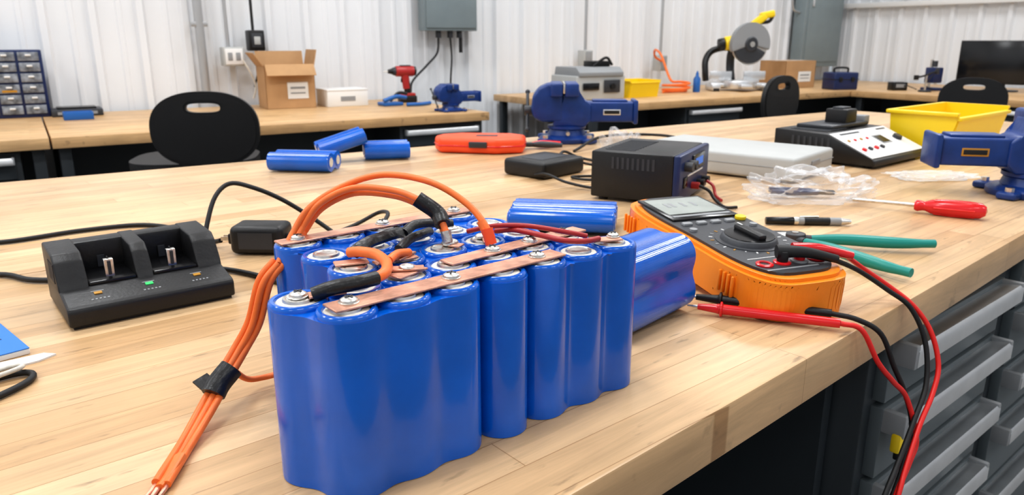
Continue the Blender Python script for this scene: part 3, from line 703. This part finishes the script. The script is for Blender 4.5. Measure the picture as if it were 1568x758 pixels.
for x in (.14,.24,.32): b.cyl((x,.05,-.05),(x,.05,.0),.022,CHAR)
b.cyl((.33,.05,-.16),(.33,.05,-.05),.014,BLACK)
b.tube([(.14,.05,-.05),(.12,.04,-.16),(.02,.02,-.25),(-.10,.02,-.36),(-.13,.0,-.44)],.008,RUBBER)
b.tube([(.24,.05,-.05),(.25,.05,-.2),(.23,.04,-.4),(.24,.04,-.7)],.007,RUBBER)
b.cyl((.22,.05,.70),(.22,.05,2.9),.016,GALV)
b.done()
b=MB('wall_conduit',WF); b.cyl((1.00,5.18,.85),(1.00,5.18,H-.05),.028,GALV)
for z in (1.3,2.1): b.box((1.00,5.185,z),(.10,.05,.03),GALV,.002)
b.done()
b=MB('outlet_box',WF@L(1.18,5.16,1.10)); b.box((0,0,0),(.13,.10,.12),LGREY,.006); b.box((0,-.052,0),(.11,.006,.10),WHITEP,.003)
for q in (-1,1): b.box((q*.025,-.056,0),(.028,.003,.05),GREYP,.002)
b.cyl((-.02,.0,.06),(-.02,.0,3.2),.011,GALV)
b.tube([(.05,-.05,-.02),(.09,-.06,-.10),(.12,-.05,-.19),(.10,-.04,-.27)],.006,CREAM)
b.done()
b=MB('outlet_box',WF@L(1.335,5.16,1.20)); b.box((0,0,0),(.10,.10,.13),BLACK,.008); b.box((0,-.052,0),(.07,.006,.09),CHAR,.003); b.box((0,-.056,0),(.04,.004,.05),LGREY,.002)
b.cyl((-.01,0,.065),(-.01,0,3.1),.009,RUBBER); b.tube([(0,0,-.06),(.01,0,-.16),(-.03,.0,-.3)],.006,RUBBER)
b.done()
for ex,zz in ((4.1,1.05),(4.98,1.0)):
    b=MB('outlet_box',WF@L(ex,5.16,zz)); b.box((0,0,0),(.09,.10,.14),LGREY,.006); b.box((0,-.052,0),(.07,.006,.12),GREYP,.003); b.cyl((0,0,.07),(0,0,3.2),.013,GALV); b.done()
b=MB('electrical_panel',WF@L(6.9,5.06,.93)); b.box((.32,.07,.65),(.64,.14,1.3),EBOX,.006); b.box((.32,-.005,.65),(.56,.012,1.2),EBOX,.005); b.box((.1,-.016,.65),(.03,.012,.08),ALU,.002)
b.tube([(0,.07,.55),(-.12,.07,.6),(-.16,.07,.9),(-.16,.07,1.3)],.012,GALV); b.cyl((.3,.07,1.3),(.3,.07,3.3),.03,GALV)
b.done()

# ---------------------------------------------------------------- task chairs
def chair(name,M,sx=0,sz=0,bz=.86):
    b=MB(name,M)
    FR=Matrix(((1,0,0,0),(0,0,-1,0),(0,1,0,0),(0,0,0,1)))   # xy -> xz
    n=64
    outer=superell(.20,.145,n,2.4); inner=superell(.062,.018,n,3,0,.083)
    T=Matrix.Translation((0,-.02,bz))@FR
    b.ring(outer,inner,-.012,.012,BLACK,T)
    b.ring([(p[0]*.93,p[1]*.93) for p in outer],[(p[0]*1.12,(p[1]-.083)*1.5+.083) for p in inner],-.016,.016,BLACK,T)
    b.tube([(0,-.01,bz-.06),(0,-.02,bz-.16),(sx*.3,.02,.60+sz),(sx,.14,.57+sz)],.02,BLACK,flat=.5)
    b.prism(superell(.25,.22,56,3.2,sx,.27),.60+sz,.66+sz,RUBBER,bev=.018,seg=4)
    b.box((sx,.25,.585+sz),(.16,.2,.03),CHAR,.004)
    b.cyl((sx,.25,.30),(sx,.25,.58+sz),.022,ALU); b.cyl((sx,.25,.10),(sx,.25,.34),.032,BLACK)
    b.tube([(sx+.05,.25,.58+sz),(sx+.16,.24,.57+sz),(sx+.24,.24,.565+sz)],.007,BLACK)
    for k in range(5):
        t=2*math.pi*k/5+.3; c,s_=math.cos(t),math.sin(t)
        b.tube([(sx+.02*c,.25+.02*s_,.12),(sx+.15*c,.25+.15*s_,.105),(sx+.29*c,.25+.29*s_,.075)],lambda q:.024-.008*q,BLACK)
        for q in (-.012,.012): b.cyl((sx+.29*c-s_*(q-.008),.25+.29*s_+c*(q-.008),.027),(sx+.29*c-s_*(q+.008),.25+.29*s_+c*(q+.008),.027),.027,RUBBER)
        b.cyl((sx+.29*c,.25+.29*s_,.02),(sx+.29*c,.25+.29*s_,.08),.007,STEEL)
    return b.done()
chair('task_chair',Matrix.Translation((-1.19,2.90,0))@Matrix.Rotation(R(12),4,'Z'),-.10,.065,.868)
chair('task_chair',Matrix.Translation((1.56,4.42,0))@Matrix.Rotation(R(42),4,'Z'))
chair('task_chair',Matrix.Translation((3.06,5.00,0))@Matrix.Rotation(R(-30),4,'Z'),0,0,.82)

# ---------------------------------------------------------------- objects on far benches
b=MB('vacuum_sealer_machine',WF@L(3.31,4.25,ZB,-6))
b.box((.21,.19,.09),(.42,.36,.17),LGREY,.008,3); b.prism([(0,.17),(0,.20),(.05,.235),(.34,.235),(.36,.17)],.02,.40,GREYP,SIDE,bev=.004)
b.box((.30,-.001,.10),(.14,.006,.09),CHAR,.003); b.cyl((.3,-.002,.10),(.3,-.02,.10),.02,BLACK); b.box((.12,-.001,.10),(.14,.004,.05),SCREEN,.002)
b.box((.28,.18,.255),(.16,.12,.04),BLACK,.006); b.tube([(.2,.1,.24),(.28,.06,.30),(.36,.1,.25)],.01,BLACK)
for x in (.04,.38):
    for y in (.04,.33): b.cyl((x,y,0),(x,y,.01),.015,RUBBER)
b.done()
bin_('yellow_storage_tray',WF@L(3.84,4.30,ZB,0),.30,.22,.13)
b=MB('orange_air_hose',WF@L(.14,0))
pts=[(4.30+.0,4.55,ZB+.012)]
for k in range(26):
    t=k*.55; pts.append((4.45+.12*math.cos(t),4.55+.10*math.sin(t),ZB+.012+.003*k))
pts+=[(4.50,4.7,ZB+.14),(4.55,4.85,ZB+.30),(4.62,5.0,ZB+.34),(4.70,5.08,ZB+.28),(4.80,5.10,ZB+.24)]
b.tube(pts,.010,ORANGE,8,4); b.done()
b=MB('glue_bottle',WF@L(4.78,4.5,ZB))
b.lathe([(0,0),(.028,0),(.030,.01),(.030,.11),(.013,.135),(.013,.15),(.004,.175),(0,.175)],DIRTY,None,20)
b.done()
b=MB('miter_saw',WF@L(5.24,4.45,ZB,-33,1.05))
b.box((0,.02,.045),(.48,.16,.035),ALU,.008); b.cyl((0,0,.02),(0,0,.085),.15,ALU,bev=.006); b.box((0,-.16,.045),(.09,.16,.03),ALU,.006)
for q in (-1,1):
    b.box((q*.21,0,.03),(.07,.24,.05),ALU,.008); b.box((q*.14,.04,.12),(.18,.015,.07),ALU,.003); b.box((q*.21,-.1,.012),(.05,.05,.024),RUBBER,.003)
b.tube([(-.03,.12,.08),(-.03,.17,.18),(-.03,.16,.30),(.0,.10,.38)],.035,CHAR,14)
T2=Matrix.Translation((.06,-.03,.37))@Matrix.Rotation(R(14),4,'Z')@Matrix.Rotation(R(90),4,'X')
b.lathe([(0,-.004),(.162,-.004),(.165,0),(.162,.004),(0,.004)],STEEL,T2,48)
def arcpoly(r0,r1,a0,a1,n=28):
    return [(r1*math.cos(R(a0+(a1-a0)*i/n)),r1*math.sin(R(a0+(a1-a0)*i/n))) for i in range(n+1)]+[(r0*math.cos(R(a1-(a1-a0)*i/n)),r0*math.sin(R(a1-(a1-a0)*i/n))) for i in range(n+1)]
b.prism(arcpoly(.03,.172,-15,200),-.024,.024,GREYP,T2,bev=.004)
b.prism(arcpoly(.05,.150,195,335),-.020,.020,CHAR,T2,bev=.002)
b.lathe([(0,-.034),(.05,-.034),(.06,-.024),(.06,.024),(.05,.034),(0,.034)],CHAR,T2,30)
b.lathe([(0,.034),(.022,.034),(.022,.042),(0,.042)],STEEL,T2,20)
b.box((.10,.0,.535),(.20,.06,.06),YEL,.014,3,M=Matrix.Rotation(R(-38),4,'Y'))
b.box((.19,.0,.60),(.12,.055,.055),YEL,.014,3,M=Matrix.Rotation(R(-12),4,'Y'))
b.tube([(.14,.0,.54),(.21,.0,.55),(.24,.0,.60)],.014,BLACK,10)
b.cyl((-.02,.06,.37),(-.02,.17,.36),.06,YEL,bev=.01); b.cyl((-.13,.03,.375),(-.06,.03,.385),.055,YEL,bev=.01); b.cyl((-.18,.03,.365),(-.13,.03,.375),.048,BLACK,bev=.008)
b.tube([(-.03,.14,.34),(-.12,.14,.34),(-.22,.10,.31),(-.27,.06,.24),(-.27,.04,.14),(-.26,.05,.08)],.026,BLACK,12)
b.done()
carton('shipping_carton',WF@L(5.80,4.40,ZB,-3),.40,.30,.24,False)
b=MB('blue_tool_case',WF@L(5.98,4.02,ZB,-20)); b.box((.12,.09,.075),(.24,.18,.15),NAVY,.012,3); b.box((.12,.09,.09),(.245,.185,.006),BLACK,.001); b.tube([(.05,.09,.15),(.06,.09,.185),(.18,.09,.185),(.19,.09,.15)],.009,BLACK)
for x in (.06,.18): b.box((x,-.003,.09),(.03,.01,.04),BLACK,.003)
b.done()
b=MB('soldering_station',WF@L(6.45,3.72,ZB,-30)); b.box((0,0,.035),(.13,.10,.07),BLACK,.008); b.box((0,-.051,.04),(.08,.004,.03),GREYP); b.cyl((.04,-.05,.04),(.04,-.065,.04),.012,CHAR); b.tube([(.06,0,.05),(.12,.02,.03),(.16,-.03,.008)],.004,RUBBER); b.done()
b=MB('helping_hand_stand',WF@L(6.42,3.46,ZB,-20)); b.cyl((0,0,0),(0,0,.015),.05,CHAR,bev=.003); b.cyl((0,0,.01),(0,0,.14),.008,STEEL); b.tube([(-.09,0,.12),(0,0,.14),(.09,0,.17)],.008,BLACK); b.box((-.10,0,.12),(.03,.03,.04),BLACK,.004); b.box((.10,0,.17),(.03,.02,.05),CHAR,.004); b.tube([(.10,0,.17),(.02,.02,.06),(.12,.03,.01)],.004,RUBBER); b.done()
b=MB('tabletop_drill_stand',WF@L(6.68,3.54,ZB,-20)); b.box((0,0,.012),(.12,.14,.024),NAVY,.004); b.cyl((0,.04,.02),(0,.04,.26),.012,STEEL); b.box((0,.0,.13),(.09,.11,.13),NAVY,.008); b.cyl((0,-.03,.05),(0,-.03,.12),.012,STEEL); b.cyl((0,0,.20),(0,0,.25),.02,CHAR); b.done()
b=MB('computer_monitor',WF@L(7.0,3.14,ZB,-78))
b.box((0,0,.240),(.68,.03,.36),BLACK,.006); b.box((0,-.0155,.245),(.655,.003,.335),SCREEN,.001); b.box((0,.03,.22),(.2,.04,.16),BLACK,.01)
b.box((0,.04,.10),(.06,.02,.18),CHAR,.004); b.prism(superell(.13,.09,40,3,0,.03),0,.012,CHAR,bev=.003)
b.done()
b=MB('cardboard_tray',WF@L(6.6,2.55,ZB,-70))
b.box((0,0,.004),(.3,.22,.008),CARD)
for q in (-1,1): b.box((q*.15,0,.04),(.005,.22,.08),CARD); b.box((0,q*.11,.04),(.3,.005,.08),CARD)
b.box((0,0,.05),(.2,.14,.06),DIRTY,.006)
b.done()

# ---------------------------------------------------------------- camera
cd=bpy.data.cameras.new('camera'); cam=bpy.data.objects.new('camera',cd); bpy.context.scene.collection.objects.link(cam)
cam.location=(0,0,1.2); cam.rotation_euler=(R(90)-math.atan(.28),0,0)
cd.sensor_width=36; cd.lens=1132/1568*36; cd.clip_start=.01
cd.dof.use_dof=True; cd.dof.focus_distance=.64; cd.dof.aperture_fstop=13
bpy.context.scene.camera=cam
vs=bpy.context.scene.view_settings
vs.view_transform='Standard'
try: vs.look='Medium High Contrast'
except Exception: vs.look='None'
vs.exposure=-0.10
